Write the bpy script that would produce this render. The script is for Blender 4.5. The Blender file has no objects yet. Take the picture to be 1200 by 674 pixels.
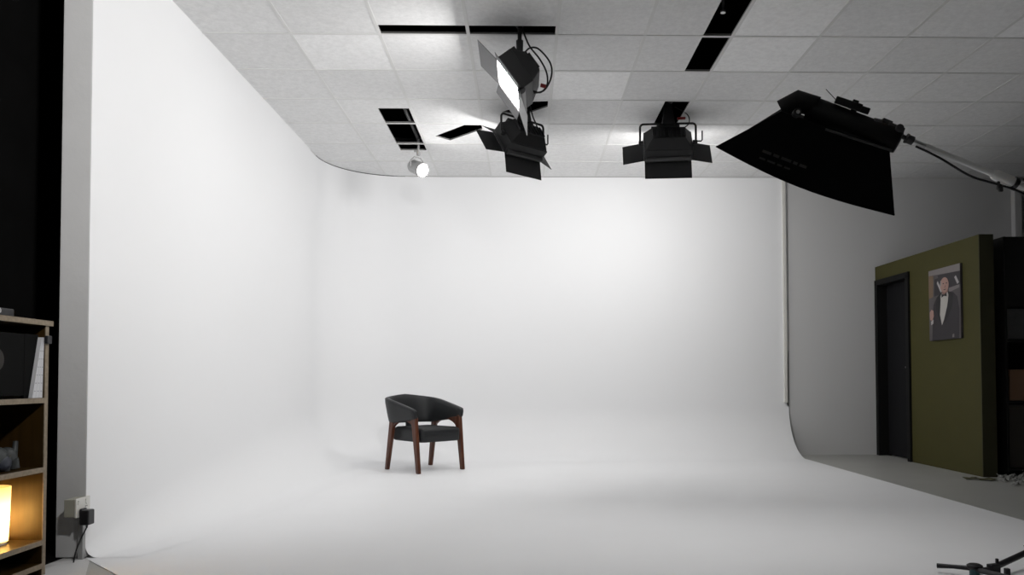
import bpy, bmesh, math, random
from mathutils import Vector, Matrix, Euler
from mathutils.geometry import delaunay_2d_cdt

random.seed(7)
PI = math.pi
R = math.radians
sc = bpy.context.scene
COL = sc.collection

# ------------------------------------------------------------------ materials
def mat(name, col, rough=0.6, metal=0.0, spec=0.4, bump=0.0, bscale=80.0, var=0.0, vscale=6.0, emit=None, estr=0.0):
    m = bpy.data.materials.new(name)
    m.use_nodes = True
    nt = m.node_tree
    b = nt.nodes['Principled BSDF']
    b.inputs['Base Color'].default_value = (*col, 1)
    b.inputs['Roughness'].default_value = rough
    b.inputs['Metallic'].default_value = metal
    b.inputs['Specular IOR Level'].default_value = spec
    tc = nt.nodes.new('ShaderNodeTexCoord')
    if var > 0:
        n = nt.nodes.new('ShaderNodeTexNoise')
        n.inputs['Scale'].default_value = vscale
        n.inputs['Detail'].default_value = 4
        nt.links.new(tc.outputs['Object'], n.inputs['Vector'])
        mx = nt.nodes.new('ShaderNodeMix')
        mx.data_type = 'RGBA'
        mx.inputs['A'].default_value = (*[c * (1 - var) for c in col], 1)
        mx.inputs['B'].default_value = (*[min(1, c * (1 + var)) for c in col], 1)
        nt.links.new(n.outputs['Fac'], mx.inputs['Factor'])
        nt.links.new(mx.outputs['Result'], b.inputs['Base Color'])
    if bump > 0:
        n2 = nt.nodes.new('ShaderNodeTexNoise')
        n2.inputs['Scale'].default_value = bscale
        n2.inputs['Detail'].default_value = 3
        nt.links.new(tc.outputs['Object'], n2.inputs['Vector'])
        bp = nt.nodes.new('ShaderNodeBump')
        bp.inputs['Strength'].default_value = bump
        bp.inputs['Distance'].default_value = 0.01
        nt.links.new(n2.outputs['Fac'], bp.inputs['Height'])
        nt.links.new(bp.outputs['Normal'], b.inputs['Normal'])
    if emit:
        b.inputs['Emission Color'].default_value = (*emit, 1)
        b.inputs['Emission Strength'].default_value = estr
    return m

def wood_mat(name, c1, c2, rough=0.4, stretch=(18, 18, 1.6)):
    m = mat(name, c1, rough)
    nt = m.node_tree
    b = nt.nodes['Principled BSDF']
    tc = nt.nodes.new('ShaderNodeTexCoord')
    mp = nt.nodes.new('ShaderNodeMapping')
    mp.inputs['Scale'].default_value = stretch
    n = nt.nodes.new('ShaderNodeTexNoise')
    n.inputs['Scale'].default_value = 3
    n.inputs['Detail'].default_value = 6
    r = nt.nodes.new('ShaderNodeValToRGB')
    r.color_ramp.elements[0].position = .35
    r.color_ramp.elements[0].color = (*c1, 1)
    r.color_ramp.elements[1].position = .68
    r.color_ramp.elements[1].color = (*c2, 1)
    nt.links.new(tc.outputs['Object'], mp.inputs['Vector'])
    nt.links.new(mp.outputs['Vector'], n.inputs['Vector'])
    nt.links.new(n.outputs['Fac'], r.inputs['Fac'])
    nt.links.new(r.outputs['Color'], b.inputs['Base Color'])
    return m

M = {}
M['cyc'] = mat('white_cyclorama_paint', (.84, .845, .855), .62, spec=.2, bump=.04, bscale=25)
M['cycfloor'] = mat('white_floor_paint', (.84, .845, .855), .5, spec=.25, bump=.04, bscale=14, var=.02, vscale=2.5)
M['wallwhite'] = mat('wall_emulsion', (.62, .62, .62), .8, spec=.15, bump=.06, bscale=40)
M['wallend'] = mat('wall_end_shaded_grey', (.62, .62, .62), .8, spec=.15, bump=.08, bscale=40, var=.05)  # greyer than the white wall: shade on its end is put into the colour
M['concrete'] = mat('grey_floor_paint', (.36, .36, .34), .45, bump=.05, bscale=20, var=.08, vscale=3)
M['black_wall'] = mat('black_wall_paint', (.006, .006, .006), .95, spec=.05, var=.3)
M['dark_wall'] = mat('dark_wall_paint', (.10, .10, .10), .9, spec=.1)
M['void'] = mat('void_black', (.004, .004, .004), 1, spec=0)
M['tbar'] = mat('ceiling_grid_enamel', (.70, .70, .69), .5)
M['tile_edge'] = mat('tile_edge_fibre', (.22, .22, .215), .9)
M['olive'] = mat('olive_wall_paint', (.058, .053, .014), .7, spec=.25, bump=.05, bscale=60, var=.06)
M['olive_end'] = mat('dark_olive_edge', (.035, .033, .014), .8)
M['door'] = mat('charcoal_door_paint', (.011, .011, .0125), .7, spec=.12)
M['doorframe'] = mat('black_frame_paint', (.008, .008, .008), .6, spec=.15)
M['black_metal'] = mat('black_powder_coat', (.012, .012, .013), .5, bump=.05, bscale=200)
M['black_gloss'] = mat('black_satin_metal', (.02, .02, .021), .3)
M['hinge'] = mat('glossy_black_hinge', (.03, .03, .031), .32, spec=.7)
M['flap'] = mat('black_barn_door_metal', (.012, .012, .013), .55)
M['flapgrey'] = mat('grey_barn_door_metal', (.16, .16, .165), .5)
M['inner'] = mat('grey_flap_inside', (.06, .06, .06), .5)
M['cable'] = mat('black_rubber', (.012, .012, .012), .5)
M['red'] = mat('red_plastic', (.25, .02, .02), .4)
M['fabric_black'] = mat('black_softbox_nylon', (.005, .005, .0055), .85, spec=.08, bump=.1, bscale=12)
M['rim'] = mat('grey_binding', (.05, .05, .05), .7)
M['strobe'] = mat('black_strobe_plastic', (.006, .006, .006), .6, spec=.25)
M['logo'] = mat('faded_grey_print', (.022, .022, .022), .7)
M['chrome'] = mat('brushed_steel', (.62, .62, .62), .32, metal=.85)
M['white_pole'] = mat('pale_alloy', (.85, .85, .84), .35, metal=.1)
M['leather'] = mat('black_leather', (.009, .0102, .0115), .5, spec=.38, bump=.12, bscale=160, var=.15)
M['walnut'] = wood_mat('walnut', (.055, .016, .008), (.11, .036, .016), .38)
M['shelfwood'] = wood_mat('pale_shelf_edge', (.19, .15, .10), (.26, .21, .15), .5, (2, 20, 20))
M['shelfdark'] = wood_mat('dark_shelf_panel', (.030, .016, .0035), (.042, .022, .005), .36)
M['white_plastic'] = mat('white_socket_plastic', (.68, .67, .63), .4)
M['socket_box'] = mat('shaded_socket_box', (.38, .37, .31), .5)  # darker than the plate: shade on the box side is put into this colour
M['trunking'] = mat('grey_trunking', (.34, .34, .34), .5)
M['dark_plastic'] = mat('black_plastic', (.015, .015, .017), .4)
M['dark_grey_plastic'] = mat('dark_grey_plastic', (.07, .07, .072), .5)
M['pale_grey'] = mat('pale_grey_plastic', (.4, .4, .4), .4)
M['book_black'] = mat('black_board', (.003, .003, .003), .8, spec=.1)
M['book_ring'] = mat('brown_print', (.014, .011, .008), .6)
M['paper'] = mat('white_paper', (.55, .55, .57), .7)
M['paper_lines'] = mat('grey_print', (.3, .3, .33), .7)
M['stone'] = mat('dark_grey_ceramic', (.045, .05, .05), .5)
M['stone_blue'] = mat('blue_black_ceramic', (.03, .035, .05), .5)
M['cardboard'] = mat('brown_cardboard', (.18, .10, .058), .8)
M['grey_box'] = mat('dark_grey_felt', (.07, .07, .071), .9, var=.25, vscale=20)
M['rack'] = mat('black_rack_board', (.008, .008, .007), .8)
M['crate'] = mat('dark_brown_crate', (.042, .036, .030), .7)
M['scrap_grey'] = mat('grey_paper_scrap', (.26, .26, .25), .7)
M['scrap_olive'] = mat('olive_cloth_scrap', (.10, .095, .055), .9)
M['teal'] = mat('teal_metal', (.03, .10, .11), .35)
M['led'] = mat('led_lens', (.9, .9, .9), .4, emit=(1, .985, .97), estr=66)
M['led2'] = mat('led_lens_corner', (.9, .9, .9), .4, emit=(1, .985, .97), estr=62)
M['led2b'] = mat('led_lens_wall', (.9, .9, .9), .4, emit=(1, .985, .97), estr=96)
M['led3'] = mat('led_lens_near', (.9, .9, .9), .4, emit=(1, .985, .97), estr=10)
M['soft_led'] = mat('softbox_diffuser', (.9, .9, .9), .6, emit=(1, .985, .97), estr=10)
M['spot_led'] = mat('spot_lens', (.9, .9, .9), .4, emit=(1, .98, .95), estr=40)

def tile_material():
    m = mat('mineral_fibre_tile', (.7, .7, .7), .9, spec=.1)
    nt = m.node_tree
    b = nt.nodes['Principled BSDF']
    at = nt.nodes.new('ShaderNodeAttribute')
    at.attribute_name = 'tone'
    tc = nt.nodes.new('ShaderNodeTexCoord')
    n = nt.nodes.new('ShaderNodeTexNoise')
    n.inputs['Scale'].default_value = 26
    n.inputs['Detail'].default_value = 7
    n.inputs['Roughness'].default_value = .75
    nt.links.new(tc.outputs['Object'], n.inputs['Vector'])
    mr = nt.nodes.new('ShaderNodeMapRange')
    mr.inputs['From Min'].default_value = .3
    mr.inputs['From Max'].default_value = .7
    mr.inputs['To Min'].default_value = .88
    mr.inputs['To Max'].default_value = 1.06
    nt.links.new(n.outputs['Fac'], mr.inputs['Value'])
    mu = nt.nodes.new('ShaderNodeMath')
    mu.operation = 'MULTIPLY'
    nt.links.new(at.outputs['Fac'], mu.inputs[0])
    nt.links.new(mr.outputs['Result'], mu.inputs[1])
    cb = nt.nodes.new('ShaderNodeCombineColor')
    for i in range(3):
        nt.links.new(mu.outputs[0], cb.inputs[i])
    nt.links.new(cb.outputs[0], b.inputs['Base Color'])
    bp = nt.nodes.new('ShaderNodeBump')
    bp.inputs['Strength'].default_value = .25
    bp.inputs['Distance'].default_value = .004
    nt.links.new(n.outputs['Fac'], bp.inputs['Height'])
    nt.links.new(bp.outputs['Normal'], b.inputs['Normal'])
    return m
M['tile'] = tile_material()

def shade_material():
    m = bpy.data.materials.new('paper_lamp_shade')
    m.use_nodes = True
    nt = m.node_tree
    b = nt.nodes['Principled BSDF']
    out = nt.nodes['Material Output']
    b.inputs['Base Color'].default_value = (.85, .78, .62, 1)
    b.inputs['Roughness'].default_value = .8
    tr = nt.nodes.new('ShaderNodeBsdfTranslucent')
    tr.inputs['Color'].default_value = (.95, .88, .72, 1)
    mx = nt.nodes.new('ShaderNodeMixShader')
    mx.inputs[0].default_value = .62
    nt.links.new(b.outputs[0], mx.inputs[1])
    nt.links.new(tr.outputs[0], mx.inputs[2])
    nt.links.new(mx.outputs[0], out.inputs['Surface'])
    return m
M['shade'] = shade_material()

# ------------------------------------------------------------------ mesh builder
class MB:
    def __init__(s):
        s.v = []; s.f = []; s.mi = []
    def add(s, verts, faces, mi=0, mtx=None):
        k = len(s.v)
        for p in verts:
            p = Vector(p)
            s.v.append(mtx @ p if mtx else p)
        for f in faces:
            s.f.append([i + k for i in f]); s.mi.append(mi)
        return s
    def box(s, c, d, mi=0, mtx=None, rot=None):
        hx, hy, hz = d[0] / 2, d[1] / 2, d[2] / 2
        P = [Vector((x, y, z)) for x in (-hx, hx) for y in (-hy, hy) for z in (-hz, hz)]
        if rot is not None:
            q = Euler(rot).to_matrix()
            P = [q @ p for p in P]
        P = [p + Vector(c) for p in P]
        return s.add(P, [(0, 1, 3, 2), (4, 6, 7, 5), (0, 4, 5, 1), (2, 3, 7, 6), (0, 2, 6, 4), (1, 5, 7, 3)], mi, mtx)
    def hexa(s, bot, top, mi=0, mtx=None):
        """two matching loops of points joined into a solid"""
        n = len(bot)
        F = [tuple(reversed(range(n))), tuple(range(n, 2 * n))]
        for i in range(n):
            j = (i + 1) % n
            F.append((i, j, n + j, n + i))
        return s.add(list(bot) + list(top), F, mi, mtx)
    def tube(s, pts, r, n=10, mi=0, mtx=None, closed=False):
        pts = [Vector(p) for p in pts]
        rs = r if isinstance(r, (list, tuple)) else [r] * len(pts)
        V = []; F = []
        up = None
        for i, p in enumerate(pts):
            if closed:
                t = pts[(i + 1) % len(pts)] - pts[i - 1]
            else:
                t = (pts[min(i + 1, len(pts) - 1)] - pts[max(i - 1, 0)])
            t.normalize()
            if up is None:
                up = Vector((0, 0, 1)) if abs(t.z) < .9 else Vector((1, 0, 0))
            a = t.cross(up)
            if a.length < 1e-4:
                a = t.cross(Vector((1, 0.3, 0)))
            a.normalize()
            b = a.cross(t).normalized()
            up = b
            for k in range(n):
                w = 2 * PI * k / n
                V.append(p + (a * math.cos(w) + b * math.sin(w)) * rs[i])
        m = len(pts)
        for i in range(m if closed else m - 1):
            j = (i + 1) % m
            for k in range(n):
                l = (k + 1) % n
                F.append((i * n + k, i * n + l, j * n + l, j * n + k))
        if not closed:
            F.append(tuple(range(n - 1, -1, -1)))
            F.append(tuple((m - 1) * n + k for k in range(n)))
        return s.add(V, F, mi, mtx)
    def cyl(s, p0, p1, r0, r1=None, n=20, mi=0, mtx=None):
        return s.tube([p0, p1], [r0, r0 if r1 is None else r1], n, mi, mtx)
    def build(s, name, mats, parent=None, smooth=None, bevel=0, seg=2):
        me = bpy.data.meshes.new(name)
        me.from_pydata([tuple(p) for p in s.v], [], s.f)
        if not isinstance(mats, (list, tuple)):
            mats = [mats]
        for m in mats:
            me.materials.append(m)
        for p, k in zip(me.polygons, s.mi):
            p.material_index = k
        bm = bmesh.new(); bm.from_mesh(me)
        bmesh.ops.recalc_face_normals(bm, faces=bm.faces)
        bm.to_mesh(me); bm.free()
        o = bpy.data.objects.new(name, me)
        COL.objects.link(o)
        if parent is not None:
            o.parent = parent
        if bevel:
            b = o.modifiers.new('bevel', 'BEVEL')
            b.width = bevel; b.segments = seg; b.limit_method = 'ANGLE'; b.angle_limit = R(40)
        if smooth is not None:
            me.polygons.foreach_set('use_smooth', [True] * len(me.polygons))
            me.update()
            if smooth < 179:
                try:
                    me.set_sharp_from_angle(angle=R(smooth))
                except Exception:
                    pass
        return o

def tag(o, label=None, cat=None, group=None, kind=None):
    if label: o['label'] = label
    if cat: o['category'] = cat
    if group: o['group'] = group
    if kind: o['kind'] = kind
    return o
def empty(name, loc, label, cat, rotz=0, group=None):
    o = bpy.data.objects.new(name, None)
    COL.objects.link(o)
    o.location = loc
    o.rotation_euler = (0, 0, rotz)
    o.empty_display_size = .1
    return tag(o, label, cat, group)
def struct(mb, name, mats, label, **kw):
    o = mb.build(name, mats, **kw)
    return tag(o, label, 'room', kind='structure')

# ------------------------------------------------------------------ room numbers (metres, camera over the origin)
EYE = .878
CEIL = EYE + 2.339
XL, XR = -2.16, 3.05          # cyclorama: left wall, right edge
YB = 8.70                     # cyclorama back wall
YF = 3.81                     # front end of the left cyclorama wall
RC = .80                      # plan radius of the corner
RV = .56                      # radius of the cove

# ---- cyclorama: flat wall, quarter cove, flat strip of floor
def cove_profile(r, top, strip=.18, n=20):
    """(inward distance, height) from the top of the wall to the floor"""
    P = [(0, top), (0, (top + r) / 2), (0, r + .06)]
    for k in range(n + 1):
        a = (PI / 2) * k / n
        P.append((r * (1 - math.cos(a)), r * (1 - math.sin(a))))
    P.append((r + strip, 0))
    return P
def sweep(path, name, mat_, label, top):
    """path: list of (point, inward normal, cove radius)"""
    mb = MB(); V = []; F = []
    n = None
    for p, nn, r in path:
        prof = cove_profile(r, top)
        n = len(prof)
        for d, z in prof:
            V.append((p[0] + nn[0] * d, p[1] + nn[1] * d, z + .004))
    for i in range(len(path) - 1):
        for k in range(n - 1):
            F.append((i * n + k, i * n + k + 1, (i + 1) * n + k + 1, (i + 1) * n + k))
    mb.add(V, F)
    o = mb.build(name, mat_, smooth=180)
    bm = bmesh.new(); bm.from_mesh(o.data)
    bm.normal_update()
    bm.to_mesh(o.data); bm.free()
    return tag(o, label, 'wall', kind='structure')

path = []
yc = YB - RC
N = 10
left = []
for k in range(N + 1):
    y = YF + (yc - .2 - YF) * k / N
    t = k / N
    left.append(((XL, y), (1, 0), .06 + (RV - .06) * (t ** .6)))
sweep(left, 'wall_left', M['cyc'], 'white painted side wall of the cyclorama, left of the armchair', CEIL - .004)
back = [((XL, yc - .2), (1, 0), RV), ((XL, yc - .1), (1, 0), RV)]
for k in range(17):
    a = (PI / 2) * k / 16
    back.append(((XL + RC * (1 - math.cos(a)), yc + RC * math.sin(a)), (math.cos(a), -math.sin(a)), RV))
for x in (-1.2, -.5, .5, 1.5, 2.5, XR - .001):
    back.append(((x, YB), (0, -1), RV))
sweep(back, 'wall_back', M['cyc'], 'white curved back wall and cove of the cyclorama behind the armchair', CEIL - .012)

# solid end of the left wall (its thickness) and outer face
mb = MB()
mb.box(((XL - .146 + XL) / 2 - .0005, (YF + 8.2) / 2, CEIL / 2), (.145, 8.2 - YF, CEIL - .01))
struct(mb, 'wall_left_end', M['wallend'], 'end face of the white cyclorama side wall, shade put into its grey', bevel=.004)
# right end of the cove: the side of the curved form
mb = MB()
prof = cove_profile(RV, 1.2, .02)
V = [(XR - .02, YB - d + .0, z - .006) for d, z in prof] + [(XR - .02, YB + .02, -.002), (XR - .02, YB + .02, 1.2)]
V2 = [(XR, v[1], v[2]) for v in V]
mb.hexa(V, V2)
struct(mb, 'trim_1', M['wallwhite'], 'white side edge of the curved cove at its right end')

# ---- floors
mb = MB()
mb.box((1.5, 3.1, -.05), (8.8, 11.4, .1))
struct(mb, 'floor', M['concrete'], 'grey painted studio floor outside the white cyclorama')
mb = MB()
poly = [(XL, YF), (-1.20, 2.85), (-.2, 2.2), (3.075, 2.2), (3.075, 8.13), (XR, 8.66), (XL + .02, 8.66)]
mb.hexa([(x, y, -.02) for x, y in poly], [(x, y, .003) for x, y in poly])
struct(mb, 'floor_cyclorama', M['cycfloor'], 'seamless white painted floor of the cyclorama under the armchair')

mb = MB()
poly = [(-2.27, YF - .001), (-2.135, YF - .001), (-1.975, 3.49), (-1.80, 3.15), (-2.10, 3.15), (-2.155, 3.3), (-2.27, 3.52)]
mb.hexa([(x, y, -.02) for x, y in poly], [(x, y, .002) for x, y in poly])
struct(mb, 'trim_4', M['wallend'], 'pale painted strip on the floor in front of the wall end')

mb = MB(); mb.box((-2.52, 3.1, .0), (.49, 11.4, .004))
struct(mb, 'floor_side', M['black_wall'], 'black floor strip behind the cyclorama side wall and under the bookshelf')

# ---- outer walls
def slab(name, c, d, m, label):
    mb = MB(); mb.box(c, d)
    return struct(mb, name, m, label)
slab('wall_rear', (1.5, YB + .07, CEIL / 2 + .2), (8.8, .1, CEIL + .5), M['wallwhite'], 'off-white wall behind the cyclorama, seen right of the white pipe')
slab('wall_side', (-2.80, 3.1, CEIL / 2 + .2), (.1, 11.4, CEIL + .5), M['black_wall'], 'black wall behind the bookshelf at the far left')
slab('wall_right', (5.90, 3.1, CEIL / 2 + .2), (.1, 11.4, CEIL + .5), M['dark_wall'], 'dark wall at the right end of the studio')
slab('wall_front', (1.5, -2.55, CEIL / 2 + .2), (8.8, .1, CEIL + .5), M['dark_wall'], 'dark wall behind the camera')

# ---- ceiling
GX0, GY0, T = -1.572, 5.10, .60
HB = .012
def xg(i): return GX0 + T * i
def yg(j): return GY0 + T * j
holes = [
    [(xg(1) + HB, 4.968), (xg(2) - HB, 4.968), (xg(2) - HB, yg(0) - HB), (xg(1) + HB, yg(0) - HB)],
    [(xg(2) + HB, 4.968), (.216, 4.968), (.216, yg(0) - HB), (xg(2) + HB, yg(0) - HB)],
    [(1.225, yg(-1) + HB), (xg(5) - HB, yg(-1) + HB), (xg(5) - HB, yg(0) - HB), (1.225, yg(0) - HB)],
    [(1.225, yg(-2) + HB), (xg(5) - HB, yg(-2) + HB), (xg(5) - HB, yg(-1) - HB), (1.225, yg(-1) - HB)],
    [(.30, .60), (.62, .60), (.62, .86), (.30, .86)],
    [(1.225, yg(0) + HB), (xg(5) - HB, yg(0) + HB), (xg(5) - HB, 5.685), (1.225, 5.685)],
    [(-1.255, 6.515), (-.988, 6.515), (-.988, yg(3) - HB), (-1.255, yg(3) - HB)],
    [(-1.255, yg(3) + HB), (-.988, yg(3) + HB), (-.988, yg(4) - HB), (-1.255, yg(4) - HB)],
    [(-1.250, yg(4) + HB), (-.988, yg(4) + HB), (-.988, 7.712), (-1.250, 7.712)],
    [(1.195, 6.32), (1.405, 6.32), (1.405, yg(3) - HB), (1.195, yg(3) - HB)],
    [(-.848, 7.26), (-.544, 6.937), (xg(2) - HB, 6.937), (xg(2) - HB, 7.054), (-.717, 7.388)],
    [(-.19, 6.59), (.091, 6.337), (.208, 6.326), (.208, 6.456), (-.01, 6.67)],
]
CX0, CX1, CY0, CY1 = -2.75, 5.85, -2.5, YB + .03
def inpoly(p, poly):
    c = False
    for i in range(len(poly)):
        a, b = poly[i], poly[i - 1]
        if (a[1] > p[1]) != (b[1] > p[1]) and p[0] < (b[0] - a[0]) * (p[1] - a[1]) / (b[1] - a[1]) + a[0]:
            c = not c
    return c
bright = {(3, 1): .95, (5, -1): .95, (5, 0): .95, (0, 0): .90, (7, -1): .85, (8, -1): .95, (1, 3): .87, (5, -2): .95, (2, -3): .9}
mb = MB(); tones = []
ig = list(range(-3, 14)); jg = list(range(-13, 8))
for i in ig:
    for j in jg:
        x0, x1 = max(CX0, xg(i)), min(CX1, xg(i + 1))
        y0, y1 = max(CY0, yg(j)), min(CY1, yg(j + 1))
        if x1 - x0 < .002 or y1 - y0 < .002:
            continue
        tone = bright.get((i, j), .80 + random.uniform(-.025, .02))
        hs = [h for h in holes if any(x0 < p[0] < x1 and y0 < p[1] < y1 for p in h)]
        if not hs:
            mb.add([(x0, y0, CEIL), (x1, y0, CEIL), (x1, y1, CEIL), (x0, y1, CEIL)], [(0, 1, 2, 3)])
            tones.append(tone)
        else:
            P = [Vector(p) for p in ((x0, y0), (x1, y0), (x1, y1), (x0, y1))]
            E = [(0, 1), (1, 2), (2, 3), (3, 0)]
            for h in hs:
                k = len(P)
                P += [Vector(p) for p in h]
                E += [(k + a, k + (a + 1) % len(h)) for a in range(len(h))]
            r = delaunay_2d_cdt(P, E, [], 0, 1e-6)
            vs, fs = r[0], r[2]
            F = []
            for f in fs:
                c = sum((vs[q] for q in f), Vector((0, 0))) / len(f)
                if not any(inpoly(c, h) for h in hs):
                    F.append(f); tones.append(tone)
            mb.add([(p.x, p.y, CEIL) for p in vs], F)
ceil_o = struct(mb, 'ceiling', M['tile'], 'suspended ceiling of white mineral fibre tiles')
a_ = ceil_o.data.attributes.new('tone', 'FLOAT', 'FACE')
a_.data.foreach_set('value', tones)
# exposed edges of the cut tiles
mb = MB()
for h in holes:
    c = Vector((sum(p[0] for p in h) / len(h), sum(p[1] for p in h) / len(h)))
    n = len(h)
    for k in range(n):
        p, q = Vector(h[k]), Vector(h[(k + 1) % n])
        d = (q - p).normalized(); nn = Vector((d.y, -d.x))
        if nn.dot(c - p) > 0: nn = -nn
        a, b = p + nn * .001, q + nn * .001
        e, g = a + nn * .012, b + nn * .012
        mb.hexa([(a.x, a.y, CEIL + .0005), (b.x, b.y, CEIL + .0005), (g.x, g.y, CEIL + .0005), (e.x, e.y, CEIL + .0005)],
                [(a.x, a.y, CEIL + .014), (b.x, b.y, CEIL + .014), (g.x, g.y, CEIL + .014), (e.x, e.y, CEIL + .014)])
mb.build('cut_tile_edges', M['tile_edge'], ceil_o)
mb = MB()
for i in ig:
    x = xg(i)
    if CX0 < x < CX1:
        mb.box((x, (CY0 + CY1) / 2, CEIL - .0005), (.022, CY1 - CY0, .004))
for j in jg:
    y = yg(j)
    if CY0 < y < CY1:
        mb.box(((CX0 + CX1) / 2, y, CEIL - .001), (CX1 - CX0, .022, .005))
mb.build('ceiling_grid', M['tbar'], ceil_o)
mb = MB()
mb.box((1.5, 3.1, CEIL + .55), (8.8, 11.4, .1))
tag(mb.build('roof_deck', M['void'], ceil_o))
# perimeter shadow gap trim (dark line along the curved corner)
mb = MB()
pts = []
for k in range(17):
    a = (PI / 2) * k / 16
    pts.append((XL + RC * (1 - math.cos(a)) - .004 * math.cos(a), yc + RC * math.sin(a) + .004 * math.sin(a), CEIL - .005))
mb.tube(pts, .005, 6)
struct(mb, 'trim_2', M['black_metal'], 'thin dark gap line between ceiling and curved wall corner')

# grey steel bars above the slots, carrying the lamps
mb = MB()
for (x0, x1, y) in ((-.95, .25, 5.03),):
    mb.tube([(x0, y, CEIL + .09), (x1, y, CEIL + .09)], .02, 10)
for (x, y0, y1) in ((-1.06, 6.45, 7.75), (1.29, 6.25, 6.95), (.45, .5, .95)):
    mb.tube([(x, y0, CEIL + .09), (x, y1, CEIL + .09)], .02, 10)
mb.tube([(-.2, 6.66, CEIL + .09), (.2, 6.34, CEIL + .09)], .02, 10)
mb.build('lamp_rail', M['black_metal'], ceil_o, smooth=40)

# ---- conduit at the cyclorama's right edge and trunking in the far corner
mb = MB()
mb.box((3.012, YB - .014, (CEIL + .60) / 2), (.040, .026, CEIL - .60 - .006))
o = mb.build('edge_strip', M['white_plastic'], bevel=.006)
tag(o, 'slim white vertical strip where the curved backdrop ends', 'strip')
mb = MB()
mb.box((5.735, YB - .02, CEIL / 2), (.09, .07, CEIL - .01))
o = mb.build('wall_trunking', M['wallwhite'], bevel=.01)
tag(o, 'white vertical trunking on the wall above the dark rack at far right', 'pipe')

# ------------------------------------------------------------------ olive partition, door, poster
PX, PT = 4.08, .125
PY0, PY1, PH = 6.71, YB + .015, 1.292 + EYE
DY0, DY1, DH = 7.985, 8.63, 1.07 + EYE
mb = MB()
mb.box((PX + PT / 2, (PY0 + DY0) / 2, PH / 2), (PT, DY0 - PY0, PH))
mb.box((PX + PT / 2, (DY1 + PY1) / 2, PH / 2), (PT, PY1 - DY1, PH))
mb.box((PX + PT / 2, (DY0 + DY1) / 2, (PH + DH) / 2), (PT, DY1 - DY0, PH - DH))
struct(mb, 'wall_partition', M['olive'], 'olive green partition wall with a dark doorway')
mb = MB()
mb.box((PX + PT / 2 + .002, PY0 - .006, PH / 2), (PT + .004, .012, PH))
struct(mb, 'trim_3', M['olive_end'], 'dark end edge of the olive partition wall')
mb = MB()
mb.box((PX + .105, (DY0 + DY1) / 2, DH / 2 + .004), (.03, DY1 - DY0 - .01, DH - .016))
d = struct(mb, 'door_1', M['door'], 'charcoal door in the olive partition')
fr = MB()
for y in (DY0 - .028, DY1 + .028):
    fr.box((PX + .04, y, (DH + .03) / 2), (.13, .062, DH + .03))
fr.box((PX + .04, (DY0 + DY1) / 2, DH + .03), (.13, DY1 - DY0 + .12, .062))
fr.build('door_frame', M['doorframe'], d, bevel=.004)
hd = MB()
hd.cyl((PX + .09, DY0 + .06, 1.0), (PX + .05, DY0 + .06, 1.0), .012)
hd.cyl((PX + .05, DY0 + .055, 1.0), (PX + .05, DY0 + .16, 1.0), .008)
hd.build('door_handle', M['black_gloss'], d, smooth=40)

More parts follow.
